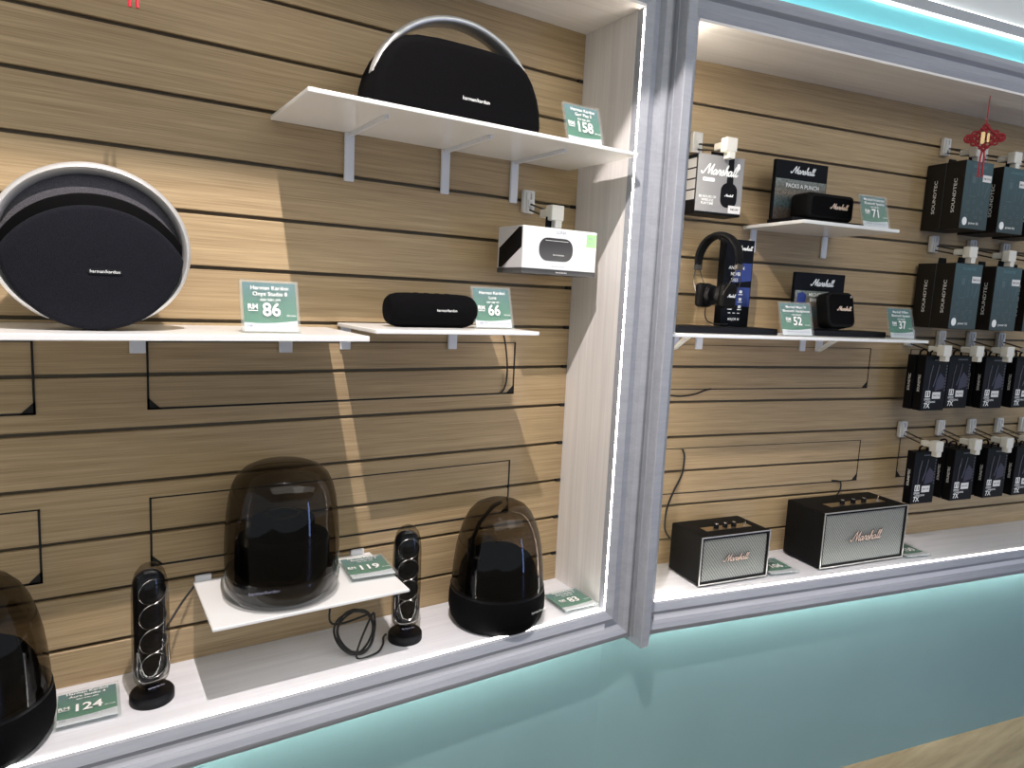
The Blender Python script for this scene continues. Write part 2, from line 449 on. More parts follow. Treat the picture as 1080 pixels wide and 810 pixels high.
tag(MB().box(XR, XR + .28, -2.02, .2, BOT - .3, TOP + .3).build('wall_divider', 'ash_z', frame='L', smooth=0), kind='structure')
tag(MB().box(SL - .28, SL, -2.02, .2, BOT - .3, TOP + .3).build('wall_divider_inner', 'ash_z', frame='R', smooth=0), kind='structure')
tag(MB().box(XL, XR, -2.1, .2, BOT - .5, BOT).build('unseen_1', 'ash_x', frame='L', smooth=0), kind='structure')
tag(MB().box(SL, SR, -2.1, .2, BOT - .5, BOT).build('unseen_2', 'ash_x', frame='R', smooth=0), kind='structure')
tag(MB().box(XL, XR, -2.1, .2, TOP, TOP + .3).build('unseen_3', 'ash_top', frame='L', smooth=0), kind='structure')
tag(MB().box(SL, SR, -2.1, .2, TOP, TOP + .3).build('unseen_4', 'ash_top', frame='R', smooth=0), kind='structure')

# stepped moulding round each opening (u = outwards from the opening, n = towards the viewer)
PROF = [(.0, 1.86), (.0, 2.07), (.04, 2.10), (.22, 2.16), (.26, 2.12), (.46, 2.06), (.53, 2.19), (.64, 2.245), (.68, 2.235), (.80, 2.17), (.80, 1.86)]
def casing(name, frame, x0, x1, z0, z1, umax=(9, 9)):
    b = MB(); R = []
    for cx, cz, sx, sz in ((x0, z0, -1, -1), (x1, z0, 1, -1), (x1, z1, 1, 1), (x0, z1, -1, 1)):
        lim = umax[0] if sx < 0 else umax[1]
        R.append([b.bm.verts.new((cx + sx * min(u, lim), -n, cz + sz * u)) for u, n in PROF])
    m = len(PROF); fs = []
    for i in range(4):
        A, B = R[i], R[(i + 1) % 4]
        for k in range(m): fs.append(b.bm.faces.new((A[k], A[(k + 1) % m], B[(k + 1) % m], B[k])))
    bmesh.ops.recalc_face_normals(b.bm, faces=fs)
    return tag(b.build(name, 'frame', frame=frame, smooth=20), kind='structure')
casing('unseen_5', 'L', XL, XR - .02, BOT - .02, TOP + .02)
casing('unseen_6', 'R', SL, SR, BOT - .02, TOP + .02, umax=(.66, 9))
tag(MB().box(11.53, 11.80, -2.60, -1.75, -6.68, 9.4, bev=.015, seg=1).build('unseen_7', 'frame', frame='L', smooth=0), kind='structure')

# turquoise panels below, fascia above, shop shell
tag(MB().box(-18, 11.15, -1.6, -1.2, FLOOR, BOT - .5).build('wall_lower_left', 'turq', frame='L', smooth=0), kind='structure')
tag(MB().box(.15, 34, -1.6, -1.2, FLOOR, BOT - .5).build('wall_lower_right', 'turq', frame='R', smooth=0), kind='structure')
tag(MB().box(-18, 11.1, -1.9, -1.5, TOP + .3, 9.62).build('unseen_8', 'turq_up', frame='L', smooth=0), kind='structure')
tag(MB().box(.2, 34, -1.9, -1.5, TOP + .3, 9.62).build('unseen_9', 'turq_up', frame='R', smooth=0), kind='structure')
tag(MB().box(-18, 11.1, -1.96, -1.5, 9.70, 9.97).build('unseen_10', 'grey_trim', frame='L', smooth=0), kind='structure')
tag(MB().box(.2, 34, -1.96, -1.5, 9.70, 9.97).build('unseen_11', 'grey_trim', frame='R', smooth=0), kind='structure')
tag(MB().box(-18, 11.1, -1.9, -1.5, 9.97, 16).build('wall_upper_left', 'white_wall', frame='L', smooth=0), kind='structure')
tag(MB().box(.2, 34, -1.9, -1.5, 9.97, 16).build('wall_upper_right', 'white_wall', frame='R', smooth=0), kind='structure')
tag(MB().box(-40, 70, -62, 2, FLOOR - .5, FLOOR).build('floor', 'floor', frame='L', smooth=0), kind='structure')
tag(MB().box(-40, 70, -62, 2, 16, 16.5).build('ceiling', 'ceil', frame='L', smooth=0), kind='structure')
tag(MB().box(-18, 10.5, -6.2, -1.9, 11.3, 11.6).build('added_beam_stop', 'ceil', frame='L', smooth=0), kind='structure')  # added slab out of view; its edge cuts the spotlight beam on the slats
# LED strips (lamps)
def led(frame, x0, x1, y0, y1, z0, z1, label, m='led', unseen=None):
    if unseen: return tag(MB().box(x0, x1, y0, y1, z0, z1).build(unseen, m, frame=frame, smooth=0), kind='structure')  # strips out of view are lamps too, filed as structure
    return tag(MB().box(x0, x1, y0, y1, z0, z1).build('led_strip', m, frame=frame, smooth=0), label, 'light', 'strip lights of the display bays')
led('L', XL, XR - .03, -2.10, -2.045, BOT, BOT + .025, 'glowing white strip light along the front edge of the left ledge')
led('R', SL, SR, -2.10, -2.045, BOT, BOT + .025, 'glowing white strip light along the front edge of the right ledge')
led('L', XR - .022, XR, -2.08, -2.05, BOT + .03, TOP - .03, 'glowing upright strip light at the outer edge of the divider panel', 'led_warm')
led('L', XL, XL + .022, -2.08, -2.05, BOT + .03, TOP - .03, '', 'led_warm', 'hidden_led_12')
led('R', SL, SL + .025, -1.80, -1.74, BOT + .05, TOP - .05, '', 'led_warm', 'hidden_led_13')
led('R', .2, 34, -1.95, -1.9, 9.63, 9.69, 'bright white strip light above the turquoise fascia', 'led_cool')
led('R', .2, 34, -1.96, -1.92, 9.97, 9.99, '', 'led_cool', 'added_led_14')  # added strip, unseen, to brighten the white upper wall
led('R', .2, 34, -1.96, -1.93, 8.90, 8.92, '', 'led_fill', 'added_led_17')  # added strip, unseen, lifting the fascia from below
led('L', -18, 11.2, -1.86, -1.78, BOT - .54, BOT - .50, '', 'led_low', 'hidden_led_15')
led('R', .4, 34, -1.86, -1.78, BOT - .54, BOT - .50, '', 'led_low', 'hidden_led_16')

# ------------------------------------------------------------------ shelves
def shelf(label, frame, x0, x1, depth, ztop, th, brackets, arm='rod', plate_top=.0, plate_h=.95, pw=.2):
    t = thing('display_shelf', label, 'shelf', frame, (x0 + x1) / 2, 0, ztop, group='white shelves on the slat wall')
    w = x1 - x0
    MB().box(-w / 2, w / 2, -depth, -.01, -th, 0, bev=.012, seg=1).build('board', 'white_acr', t, smooth=0)
    for bx in brackets:
        b = MB(); cx = bx - (x0 + x1) / 2
        b.box(cx - pw / 2, cx + pw / 2, -.07, -.005, -th - plate_h, plate_top - th, bev=.01, seg=1)
        br = b.build('bracket', 'bracket', t, smooth=0)
        a = MB()
        if arm == 'rod':
            a.box(cx - .035, cx + .035, -depth * .8, -.05, -th - .075, -th - .003)
        elif arm == 'gusset':
            a.prism([(-.06, -th - .95), (-.06, -th - .72), (-.75, -th - .003), (-1.0, -th - .003)], cx - .05, cx + .05, 'yz')
        if arm: a.build('arm', 'bracket', br, smooth=0)
    return t
shelf('large white shelf near the ceiling under the handled speaker', 'L', 3.32, 10.45, 2.5, 4.93, .08, (4.87, 7.05, 8.85))
shelf('long white shelf under the big round speaker', 'L', XL, 4.45, 2.5, .92, .10, (1.0, 3.62), arm=None, plate_h=.42, pw=.26)
shelf('white shelf under the small black capsule speaker', 'L', 4.68, 8.30, 2.2, 1.02, .08, (4.85, 7.38), arm=None, plate_h=.48, pw=.22)
shelf('low white shelf holding the large smoked dome speaker', 'L', 1.87, 5.5, 2.2, -4.1, .06, (2.05, 5.2), arm=None, plate_h=.05, plate_top=.18, pw=.3)
shelf('small white shelf holding the punch poster and slim speaker', 'R', 4.73, 8.07, 2.27, 3.98, .09, (5.1, 7.75), arm=None, plate_h=.62, pw=.2)
shelf('white shelf under the headphones and the cube speaker', 'R', 0.9, 9.8, 2.2, 1.03, .08, (3.55, 7.3), arm=None, plate_h=.45, pw=.22)
tt = [o for o in bpy.data.objects if o.get('label') == 'white shelf under the headphones and the cube speaker'][0]
for s_ in (2.74, 7.95):
    cx = s_ - (0.9 + 9.8) / 2
    b = MB().box(cx - .12, cx + .12, -.07, -.005, -.53, -.08)
    br = b.build('bracket', 'bracket', tt, smooth=0)
    MB().prism([(-.07, -.55), (-.07, -.45), (-.62, -.08), (-.85, -.08)], cx - .05, cx + .05, 'yz').build('arm', 'white_acr', br, smooth=0)

# ------------------------------------------------------------------ price signs
def sign(label, frame, x, n, z, lines, price, bottom, tilt=16, yaw=0., w=.98, h=.92, flat=False, cents='.90 /mth'):
    t = thing('price_sign', label, 'price sign', frame, x, n, z, yaw, 'green price cards')
    th = math.radians(90 if flat else tilt)
    R = Matrix.Translation(Vector((0, 0, .1 if flat else .005)) * U) @ Matrix.Rotation(-th, 4, 'X')
    b = MB(); b.box(-w / 2, w / 2, -.03, .0, 0, h, bev=.008, seg=1); b.box(-w / 2, w / 2, .016, .05, 0, h, bev=.008, seg=1)
    if flat: b.box(-w / 2 + .05, w / 2 - .05, .05, .097, .08, h - .08)
    hold = b.build('acrylic_holder', 'acrylic', t, smooth=0, mtx=R)
    if not flat:
        MB().box(-w / 2, w / 2, -.02, .26, -.003, .03, bev=.008, seg=1).build('holder_foot', 'acrylic', t, smooth=0)
    cw = w - .1; zs = .20 * h; z0 = .03; z1 = h - .04
    b = MB()
    top = [(-cw / 2, z1)]; N = 14
    curve = [(-cw / 2 + cw * i / N, zs + .035 - .05 * math.sin(PI * (.25 + .75 * i / N)) ) for i in range(N + 1)]
    b.prism([(cw / 2, z1), (-cw / 2, z1)] + curve, .0015, .014)
    card = b.build('card', 'card', t, smooth=0, mtx=R)
    b = MB(); b.prism(curve[::-1] + [(-cw / 2, z0), (cw / 2, z0)], .0015, .014)
    b.build('card_margin', 'card_white', card, smooth=0)
    b = MB(); y = -.0335
    b.text(lines[0], .098, -.0, z1 - .105, y, .012); b.text(lines[1], .098, 0, z1 - .21, y, .012)
    b.text(lines[2], .06, 0, z1 - .315, y, .006)
    b.text('RM', .125, -.295 if len(price) < 3 else -.345, zs + .26, y, .02)
    b.box(-.375 if len(price) < 3 else -.425, -.215 if len(price) < 3 else -.265, y - .001, y, zs + .19, zs + .203)
    b.text(price, .32, .01 if len(price) < 3 else .0, zs + .205, y, .022, .95)
    b.text(cents, .05, .33, zs + .115, y, .003)
    b.mi = 1; b.text(bottom, .068, .0, .115, y, .002)
    b.build('lettering', ['ink_white', 'ink_grey'], card, smooth=0)
    return t
CC = 'RM 1,299 once Cash & Carry'
sign('standing green price card reading 86 beside the round speaker', 'L', 2.89, 2.0, .92, ('Harman Kardon', 'Onyx Studio 8', 'RRP RM1,299'), '86', CC)
sign('standing green price card reading 66 beside the capsule speaker', 'L', 7.62, 1.5, 1.02, ('Harman Kardon', 'Luna', 'RRP RM 799'), '66', 'RM 749 once Cash & Carry')
sign('standing green price card reading 158 on the top shelf', 'L', 9.25, 2.2, 4.93, ('Harman Kardon', 'Go+ Play 3', 'RRP RM1,899'), '158', 'RM 1,799 once Cash & Carry', tilt=18)
sign('green price card reading 119 lying on the low shelf', 'L', 5.03, 1.52, -4.1, ('Harman Kardon', 'SoundSticks 4', 'RRP RM1,399'), '119', 'RM 1,399 once Cash & Carry', yaw=-5, h=1.1, flat=True)
sign('green price card reading 124 lying at the left of the ledge', 'L', .04, 1.46, BOT, ('Harman Kardon', 'Aura Studio 4', 'RRP RM1,499'), '124', 'RM 1,249 once Cash & Carry', yaw=-1, h=1.06, flat=True)
sign('green price card reading 83 lying near the divider panel', 'L', 10.2, 1.9, BOT, ('Harman Kardon', 'Aura Studio 3', 'RRP RM1,099'), '83', 'RM 999 once Cash & Carry', yaw=-2, w=1.04, h=1.02, flat=True)
sign('standing green price card reading 71 beside the slim speaker', 'R', 7.47, 2.05, 3.98, ('Marshall Emberton', 'Bluetooth Speaker', 'RRP RM 899'), '71', 'RM 849 once Cash & Carry', w=1.0)
sign('standing green price card reading 52 right of the headphones', 'R', 5.28, 1.9, 1.03, ('Marshall Major IV', 'Bluetooth Headphones', 'RRP RM 699'), '52', 'RM 649 once Cash & Carry', w=1.08)
sign('standing green price card reading 37 at the right shelf end', 'R', 9.32, 1.75, 1.03, ('Marshall Willen', 'Bluetooth Speaker', 'RRP RM 499'), '37', 'RM 449 once Cash & Carry', w=1.0)
sign('green price card lying between the two amp style speakers', 'R', 5.86, 1.72, BOT, ('Marshall', 'Acton III', 'RRP RM1,299'), '106', 'RM 1,299 once Cash & Carry', yaw=-3, w=1.0, h=1.06, flat=True)
sign('green price card lying right of the larger amp speaker', 'R', 11.1, 1.80, BOT, ('Marshall', 'Stanmore III', 'RRP RM1,899'), '150', 'RM 1,899 once Cash & Carry', yaw=-3, w=1.0, h=1.1, flat=True)

# ------------------------------------------------------------------ big round speaker
def polar(c, rx, rz, R, cz, a):
    """distance from c=(0,c) along angle a to ellipse (rx,rz at z=1.24) and circle (R at cz), the nearer of both"""
    dx, dz = math.cos(a), math.sin(a); oz = c - 1.24
    A = dx * dx / rx ** 2 + dz * dz / rz ** 2; B = 2 * oz * dz / rz ** 2; C = oz * oz / rz ** 2 - 1
    t1 = (-B + math.sqrt(B * B - 4 * A * C)) / (2 * A)
    if R is None: return t1
    oz = c - cz; B = 2 * oz * dz; C = oz * oz - R * R
    return min(t1, (-B + math.sqrt(B * B - 4 * C)) / 2)
def lens(rx, rz, R=None, cz=0, n=96):
    return [(polar(.95, rx, rz, R, cz, 2 * PI * k / n) * math.cos(2 * PI * k / n), .95 + polar(.95, rx, rz, R, cz, 2 * PI * k / n) * math.sin(2 * PI * k / n)) for k in range(n)]
t = thing('round_speaker', 'big round black speaker with silver ring handle on the left shelf', 'speaker', 'L', .34, 1.45, .93)
MB().prism(lens(1.25, 1.20), -.14, .40, bev=.10, seg=4).build('back_panel', 'fabric_grey', t)
MB().prism(lens(1.20, 1.19, 1.38, .66), -.36, .35, bev=.03).build('band', 'deep_black', t)
MB().prism(lens(1.215, 1.235, 1.37, .49), -.46, .30, bev=.07, seg=3).build('front_grille', 'fabric', t)
b = MB(); path = []; sc = []
for k in range(97):
    a = math.radians(-62 + 304 * k / 96); path.append((1.28 * math.cos(a), -.10, 1.235 + 1.19 * math.sin(a)))
    f = .45 + .55 * (1 - abs(k - 48) / 48) ** .5; sc.append((f, .45 + .55 * f))
sec = [(.095 * math.cos(q) * 1.0, .22 * math.sin(q)) for q in [2 * PI * i / 12 for i in range(12)]]
b.sweep(path, sec, (0, 1, 0), scales=sc).build('ring_handle', 'alu', t, smooth=60)
b = MB(); b.prism([(p[0] + .12, p[1] + .89) for p in MB().rrect(.46, .085, .04)], -.475, -.45)
lp = b.build('badge', 'gloss_black', t, smooth=0)
MB().text('harman/kardon', .065, .12, .89, -.477, .004).build('lettering', 'ink_white', lp, smooth=0)

# ------------------------------------------------------------------ speaker with arched handle
t = thing('handled_speaker', 'long black arched speaker with a silver handle on the top shelf', 'speaker', 'L', 6.33, 1.62, 4.93)
half = [(1.90, 0.), (1.93, .18), (1.90, .45), (1.82, .72), (1.68, .98), (1.52, 1.17), (1.32, 1.30), (1.05, 1.37), (.6, 1.405), (0, 1.415)]
half = [(x * .915, z) for x, z in half]
poly = half + [(-x, z) for x, z in half[-2::-1]]
MB().prism(poly, -.62, .5, bev=.26, seg=5).build('body', 'fabric_black', t, smooth=50)
b = MB(); path = []; sc = []
for k in range(61):
    a = math.radians(14 + 152 * k / 60); path.append((1.74 * math.cos(a) + .03, -.16, .26 + 1.60 * math.sin(a)))
    e = 1 - abs(k - 30) / 30; sc.append((.7 + .3 * min(1, e * 3), .55 + .45 * min(1, e * 3)))
b.sweep(path, [(.07 * math.copysign(abs(math.cos(q)) ** .6, math.cos(q)), .21 * math.copysign(abs(math.sin(q)) ** .6, math.sin(q))) for q in [2 * PI * i / 16 for i in range(16)]], (0, 1, 0), scales=sc).build('handle', 'alu', t, smooth=50)
MB().text('harman/kardon', .095, .22, .42, -.625, .006).build('lettering', 'ink_white', t, smooth=0)

# ------------------------------------------------------------------ capsule speaker
t = thing('capsule_speaker', 'small black capsule speaker lying on the middle shelf', 'speaker', 'L', 6.25, 1.2, 1.02)
b = MB(); b.lathe([(0, -.99), (.17, -.985), (.25, -.96), (.30, -.90), (.335, -.78), (.345, -.6), (.345, .6), (.335, .78), (.30, .90), (.25, .96), (.17, .985), (0, .99)], 40, (0, 0, .345), 'x')
b.build('body', 'fabric_black', t)
b = MB()
for x in (-.35, -.12, .12, .35): b.prism([(p[0] + x, p[1]) for p in MB().rrect(.1, .06, .025, 3)], .685, .70, 'xy')
b.box(-.6, .6, -.05, .05, .675, .692, bev=.005, seg=1).build('button_strip', 'rubber', t, smooth=0)
b = MB(); b.box(-.7, .7, -.12, .12, 0, .02); b.build('foot_pad', 'rubber', t, smooth=0)
MB().text('harman/kardon', .075, .2, .36, -.349, .005).build('lettering', 'ink_white', t, smooth=0)

# ------------------------------------------------------------------ boxed speaker hanging on its hook
def hook(label, frame, x, z, length=1.25, drop=.3, group=None):
    t = thing('security_hook', label, 'hook', frame, x, 0, z, group=group)
    b = MB(); b.box(-.16, .16, -.15, -.012, -.27, .26, bev=.03); b.box(-.1, -.03, -.19, -.15, -.22, .2, bev=.01, seg=1); b.box(.03, .1, -.19, -.15, -.22, .2, bev=.01, seg=1)
    b.box(-.07, .07, -.22, -.15, -.14, .04, bev=.015, seg=1)
    b.build('wall_plate', 'plate_plastic', t, smooth=0)
    for dz in (-.06, -.20):
        MB().tube([(0, -.18, dz), (0, -length, dz - drop + .06)], .022, 8).build('prong', 'steel', t)
    zt = -.06 - drop + .06; b = MB()
    b.box(-.09, .09, -length + .02, -length + .42, zt - .08, zt + .10, bev=.02)
    b.box(-.17, .17, -length - .18, -length + .06, zt - .18, zt + .16, bev=.025)
    b.box(-.06, .13, -length - .17, -length + .04, zt - .34, zt - .17, bev=.02)
    b.build('end_lock', 'tag_plastic', t, smooth=0)
    return t
hook('white security hook holding the white speaker carton', 'L', 9.24, 3.97, 1.15, .34, 'slat wall hooks')

t = thing('speaker_carton', 'white speaker carton hanging beside the divider panel', 'box', 'L', 9.235, 1.0, 2.25)
MB().box(-1.015, 1.015, -.5, .5, 0, 1.01, bev=.008, seg=1).build('carton', 'carton_white', t, smooth=0)
b = MB(); b.box(-1.02, 1.02, -.505, .505, -.002, .11); b.build('base_band', 'pic_grey', t, smooth=0)
b = MB(); b.prism([(.45, .12), (.45, .55), (-.35, .98), (-.47, .98), (-.47, .55), (.32, .12)], -1.019, -1.012, 'yz')
b.build('side_print', 'carton_black', t, smooth=0)
MB().prism([(-.5, .11), (-.5, 1.0), (.5, 1.0), (.5, .11)], -1.0165, -1.010, 'yz').build('side_panel', 'carton_lgrey', t, smooth=0)
b = MB(); b.prism([(p[0] - .12, p[1] + .545) for p in MB().rrect(.92, .50, .22)], -.507, -.5)
pic = b.build('speaker_picture', 'pic_grey', t, smooth=0)
b = MB(); b.text('harman/kardon', .05, -.05, .43, -.509, .003); b.box(-.42, .2, -.5085, -.507, .73, .738); b.build('picture_print', 'ink_white', pic, smooth=0)
b = MB(); b.prism([(.72, .66), (1.0, .66), (1.0, .95), (.72, .95)], -.507, -.5); b.build('green_sticker', 'sticker_green', t, smooth=0)
b = MB(); b.text('LUNA', .10, .0, .92, -.507, .002); b.text('BLUETOOTH SPEAKER', .035, -.05, .175, -.507); b.text('SAVE', .08, .86, .86, -.509, .004); b.text('10% OFF', .06, .86, .75, -.509, .004)
b.text('RM 799', .05, .86, .60, -.507); b.text('12 HOURS', .035, .85, .16, -.507)
b.mi = 1; b.text('harman/kardon', .05, .05, .05, -.508, .004)
b.build('lettering', ['ink_grey', 'ink_white'], t, smooth=0)
b = MB(); b.prism([(-.2, 1.0), (.1, 1.0), (.1, 1.28), (-.2, 1.28)], -.18, -.15); b.build('hang_tab', 'carton_black', t, smooth=0)

# ------------------------------------------------------------------ smoked dome speakers
def arch_line(b, r_fun, zs, a, r=.012):
    b.tube([(r_fun(z) * math.sin(a), -r_fun(z) * math.cos(a), z) for z in zs], r, 6)
def dome_low(label, x, n):
    """the low-shelf model: gloss body rounding in towards its foot, flattened dome"""
    t = thing('dome_speaker', label, 'speaker', 'L', x, n, -4.094, -8)
    shell = [(1.035, .52), (1.045, .9), (1.035, 1.25), (1.01, 1.6), (.97, 1.9), (.91, 2.14), (.82, 2.32), (.68, 2.45), (.48, 2.535), (.25, 2.57), (0, 2.575)]
    MB().lathe(shell, 64, cap=False).build('smoked_dome', 'smoke', t, smooth=80)
    MB().lathe([(.72, .0), (.78, .02), (.90, .12), (.985, .28), (1.02, .44), (1.03, .53), (.99, .55), (.0, .56)], 64).build('base', 'gloss_black', t)
    MB().lathe([(.80, .0), (.955, .05), (1.045, .22), (1.06, .40), (1.05, .5)], 64, cap=False).build('clear_rim', 'clear_ring', t, smooth=80)
    b = MB(); b.lathe([(.86, .55), (.86, 1.05), (.83, 1.12), (.62, 1.16), (.58, 1.22), (.58, 1.44), (.55, 1.48), (0, 1.48)], 48); b.build('woofer_housing', 'fabric_black', t)
    b = MB(); b.lathe([(.36, 1.48), (.36, 1.53), (.33, 1.55), (.25, 1.55), (.24, 1.50), (0, 1.47)], 40); b.build('woofer_ring', 'satin_black', t)
    MB().lathe([(.30, 1.545), (.305, 1.56), (.29, 1.56)], 40, cap=False).build('chrome_ring', 'chrome', t)
    MB().text('harman/kardon', .085, -.42, .46, -1.035, .004).build('lettering', 'ink_grey', t, smooth=0)
    return t
dome_low('large smoked dome speaker with flattened top on the low shelf', 3.29, 1.2)

def dome_tall(label, x, n, yaw=0.):
    t = thing('dome_speaker', label, 'speaker', 'L', x, n, BOT, yaw)
    MB().lathe([(.92, 0), (.97, .03), (1.07, .18), (1.115, .38), (1.115, .62), (1.09, .80), (1.06, .84), (0, .84)], 64).build('base', 'fabric_black', t)
    MB().lathe([(1.085, .80), (1.09, .83), (1.085, .86), (1.0, .86)], 64, cap=False).build('collar', 'satin_black', t)
    shell = [(1.07, .84), (1.06, 1.05), (1.03, 1.4), (.985, 1.75), (.92, 2.05), (.83, 2.33), (.71, 2.56), (.56, 2.72), (.36, 2.81), (.16, 2.835), (0, 2.82)]
    MB().lathe(shell, 64, cap=False).build('smoked_dome', 'smoke', t, smooth=80)
    MB().lathe([(.90, .85), (.90, 1.15), (.86, 1.32), (.74, 1.52), (.52, 1.66), (.25, 1.72), (0, 1.73)], 48).build('woofer_cone', 'fabric_black', t)
    b = MB(); b.tube([(-.62, .25, 1.4), (-.66, .22, 1.9), (-.50, .15, 2.35), (-.2, .05, 2.7), (0, 0, 2.78)], .045, 8); b.lathe([(.09, 1.5), (.09, 1.95), (.05, 2.0), (0, 2.0)], 16, (-.62, .25, 0))
    b.build('light_stem', 'satin_black', t)
    MB().text('harman/kardon', .075, .25, .5, -1.12, .004).build('lettering', 'ink_white', t, smooth=0)
    return t
dome_tall('smoked dome speaker on the ledge next to the divider panel', 8.17, 1.2, 12)
dome_tall('smoked dome speaker cut off at the left end of the ledge', -1.5, 1.25, -5)

# ------------------------------------------------------------------ satellite speakers
def satellite(label, x, n, yaw):
    t = thing('satellite_speaker', label, 'speaker', 'L', x, n, BOT, yaw, 'slim satellite speakers on the ledge')
    b = MB(); b.lathe([(.36, 0), (.365, .02), (.365, .14), (.34, .18), (.22, .2), (0, .2)], 40); b.build('base', 'satin_black', t)
    b = MB(); b.lathe([(.12, .19), (.10, .26), (.13, .34)], 24); b.build('stem', 'satin_black', t)
    # oval clear shell: a lathe squeezed in depth
    prof = [(0, .27), (.13, .28), (.22, .32), (.285, .42), (.31, .58), (.312, 1.4), (.305, 2.0), (.285, 2.22), (.235, 2.40), (.15, 2.51), (.06, 2.55), (0, 2.555)]
    sm = MB(); sm.lathe(prof, 40, cap=False)
    for v in sm.bm.verts: v.co.y *= .82
    sm.build('clear_shell', 'smoke_sat', t, smooth=80)
    b = MB(); b.prism([(p[0], p[1] + 1.37) for p in MB().rrect(.50, 2.06, .22)], -.03, .13, bev=.03); b.build('inner_column', 'satin_black', t)
    for k in range(4):
        z = .69 + .455 * k
        d = MB(); d.lathe([(.235, -.03), (.235, -.12), (.205, -.135), (.13, -.09), (.09, -.10), (.05, -.115), (0, -.12)], 32, (0, 0, z), 'y')
        dr = d.build('driver', 'rubber', t)
        MB().lathe([(.228, -.118), (.234, -.13), (.225, -.138), (.218, -.13)], 32, (0, 0, z), 'y', cap=False).build('chrome_ring', 'chrome', dr)
    path = [(-.255, -.07, 1.0), (-.26, -.10, .62), (-.22, -.13, .46), (-.1, -.15, .41), (.1, -.15, .41), (.22, -.13, .46), (.26, -.10, .62), (.255, -.07, 1.0)]
    MB().tube(catmull(path, 5), .014, 6).build('chrome_trim', 'chrome', t)
    MB().text('harman/kardon', .045, 0, .345, -.235, .002).build('lettering', 'ink_grey', t, smooth=0)
    return t
satellite('slim upright satellite speaker left of the low shelf', 1.03, 1.1, 14)
satellite('slim upright satellite speaker half behind the low shelf end', 5.90, 1.15, -8)

# ------------------------------------------------------------------ cables
def cable(label, frame, pts, r=.023, n=8):
    b = MB(); b.tube(catmull([(p[0], -p[1], p[2]) for p in pts], n), r, 8)
    return tag(b.build('cable', 'cable', frame=frame), label, 'cable')
coil = []
for i in range(46):
    a = i * 2 * PI / 15 + .6; rr = .38 + .06 * math.sin(i * .43)
    coil.append((4.80 + rr * math.cos(a) + .002 * i, 1.05 - .30 * math.sin(a) + .05 * math.sin(i), BOT + .36 + .32 * math.sin(a + .2)))
cable('black cable coiled on the ledge below the low shelf', 'L', [(4.52, .3, -4.2), (4.48, .5, -4.7), (4.40, .8, -5.2)] + coil + [(4.7, 1.45, BOT + .04), (5.1, 1.5, BOT + .03), (5.35, 1.25, BOT + .03), (5.46, 1.02, BOT + .07), (5.535, 1.0, BOT + .12)])
cable('thin black cable from the left satellite up to the low shelf', 'L', [(1.15, .85, -4.75), (1.35, .6, -4.62), (1.62, .3, -4.38), (1.88, .08, -4.17)], .022)
cable('thin black cable hanging below the capsule speaker shelf', 'L', [(8.72, .03, .93), (8.80, .06, .62), (8.86, .08, .2), (8.88, .08, -.2), (8.84, .05, -.5), (8.75, .02, -.62)], .02)
cable('black cable looping down the wall left of the smaller amp speaker', 'R', [(3.3, .03, -2.36), (3.36, .06, -2.6), (3.3, .07, -3.1), (3.05, .08, -3.6), (2.86, .1, -4.1), (2.80, .18, -4.6), (2.9, .3, -4.85)], .026)
cable('black cable rising from the larger amp speaker to the wall', 'R', [(9.0, .3, -4.05), (9.25, .2, -3.95), (9.42, .1, -3.78), (9.4, .05, -3.64), (9.1, .03, -3.6)], .024)
cable('short black cable loop on the wall below the headphone shelf', 'R', [(2.3, .04, -.75), (3.0, .05, -.82), (3.5, .06, -.78), (3.9, .05, -.66), (4.1, .03, -.63)], .022)

# ------------------------------------------------------------------ amp style speakers
def amp(label, s, n, w, d, h, yaw):
    t = thing('amp_speaker', label, 'speaker', 'R', s, n, BOT, yaw)
    f = .06; z0 = f; z1 = f + h
    # cabinet: origin at the front face centre; front is y=0
    b = MB(); b.box(-w / 2, w / 2, .05, d, z0, z1, bev=.05, seg=3); b.build('cabinet', 'vinyl', t)
    b = MB(); b.ring_rect(-w / 2, w / 2, z0, z1, .085, -.01, .08); b.build('front_frame', 'vinyl', t, smooth=0)
    MB().ring_rect(-w / 2 + .0, w / 2 - .0, z0 + .0, z1 - .0, .028, -.03, -.008).build('piping', 'silver_pipe', t, smooth=0)
    MB().box(-w / 2 + .085, w / 2 - .085, .02, .06, z0 + .085, z1 - .085).build('grille', 'grille', t, smooth=0)
    b = MB(); b.script(w * .37, .02, (z0 + z1) / 2, -.012, w=.62)
    lg = b.build('logo', 'ink_black', t, smooth=0)
    MB().script(w * .37, .02, (z0 + z1) / 2, -.02, w=.24).build('logo_face', 'copper_ink', lg, smooth=0)
    b = MB(); b.box(-w * .30, w * .36, d * .28, d * .50, z1 - .005, z1 + .008); pn = b.build('control_panel', 'gold', t, smooth=0)
    for x in (-.12, .01, .14):
        k = MB(); k.lathe([(.07, z1), (.07, z1 + .11), (.055, z1 + .125), (0, z1 + .125)], 20, (x * w, d * .39, 0)); kn = k.build('knob', 'satin_black', t)
        MB().lathe([(.052, z1 + .126), (.05, z1 + .135), (0, z1 + .135)], 20, (x * w, d * .39, 0)).build('knob_cap', 'chrome', kn)
    b = MB(); b.lathe([(.045, z1), (.045, z1 + .04), (0, z1 + .04)], 16, (w * .31, d * .39, 0)); b.tube([(w * .31, d * .39, z1 + .03), (w * .315, d * .37, z1 + .17)], .025, 8); b.build('power_switch', 'chrome', t)
    for x in (-1, 1):
        for y in (.18, d - .18):
            MB().lathe([(.08, 0), (.09, f + .01)], 16, (x * (w / 2 - .2), y, 0)).build('foot', 'rubber', t)
    return t
amp('smaller black amp style speaker with woven grille on the right ledge', 4.06, 1.68, 2.36, 1.30, 1.33, 2.0)
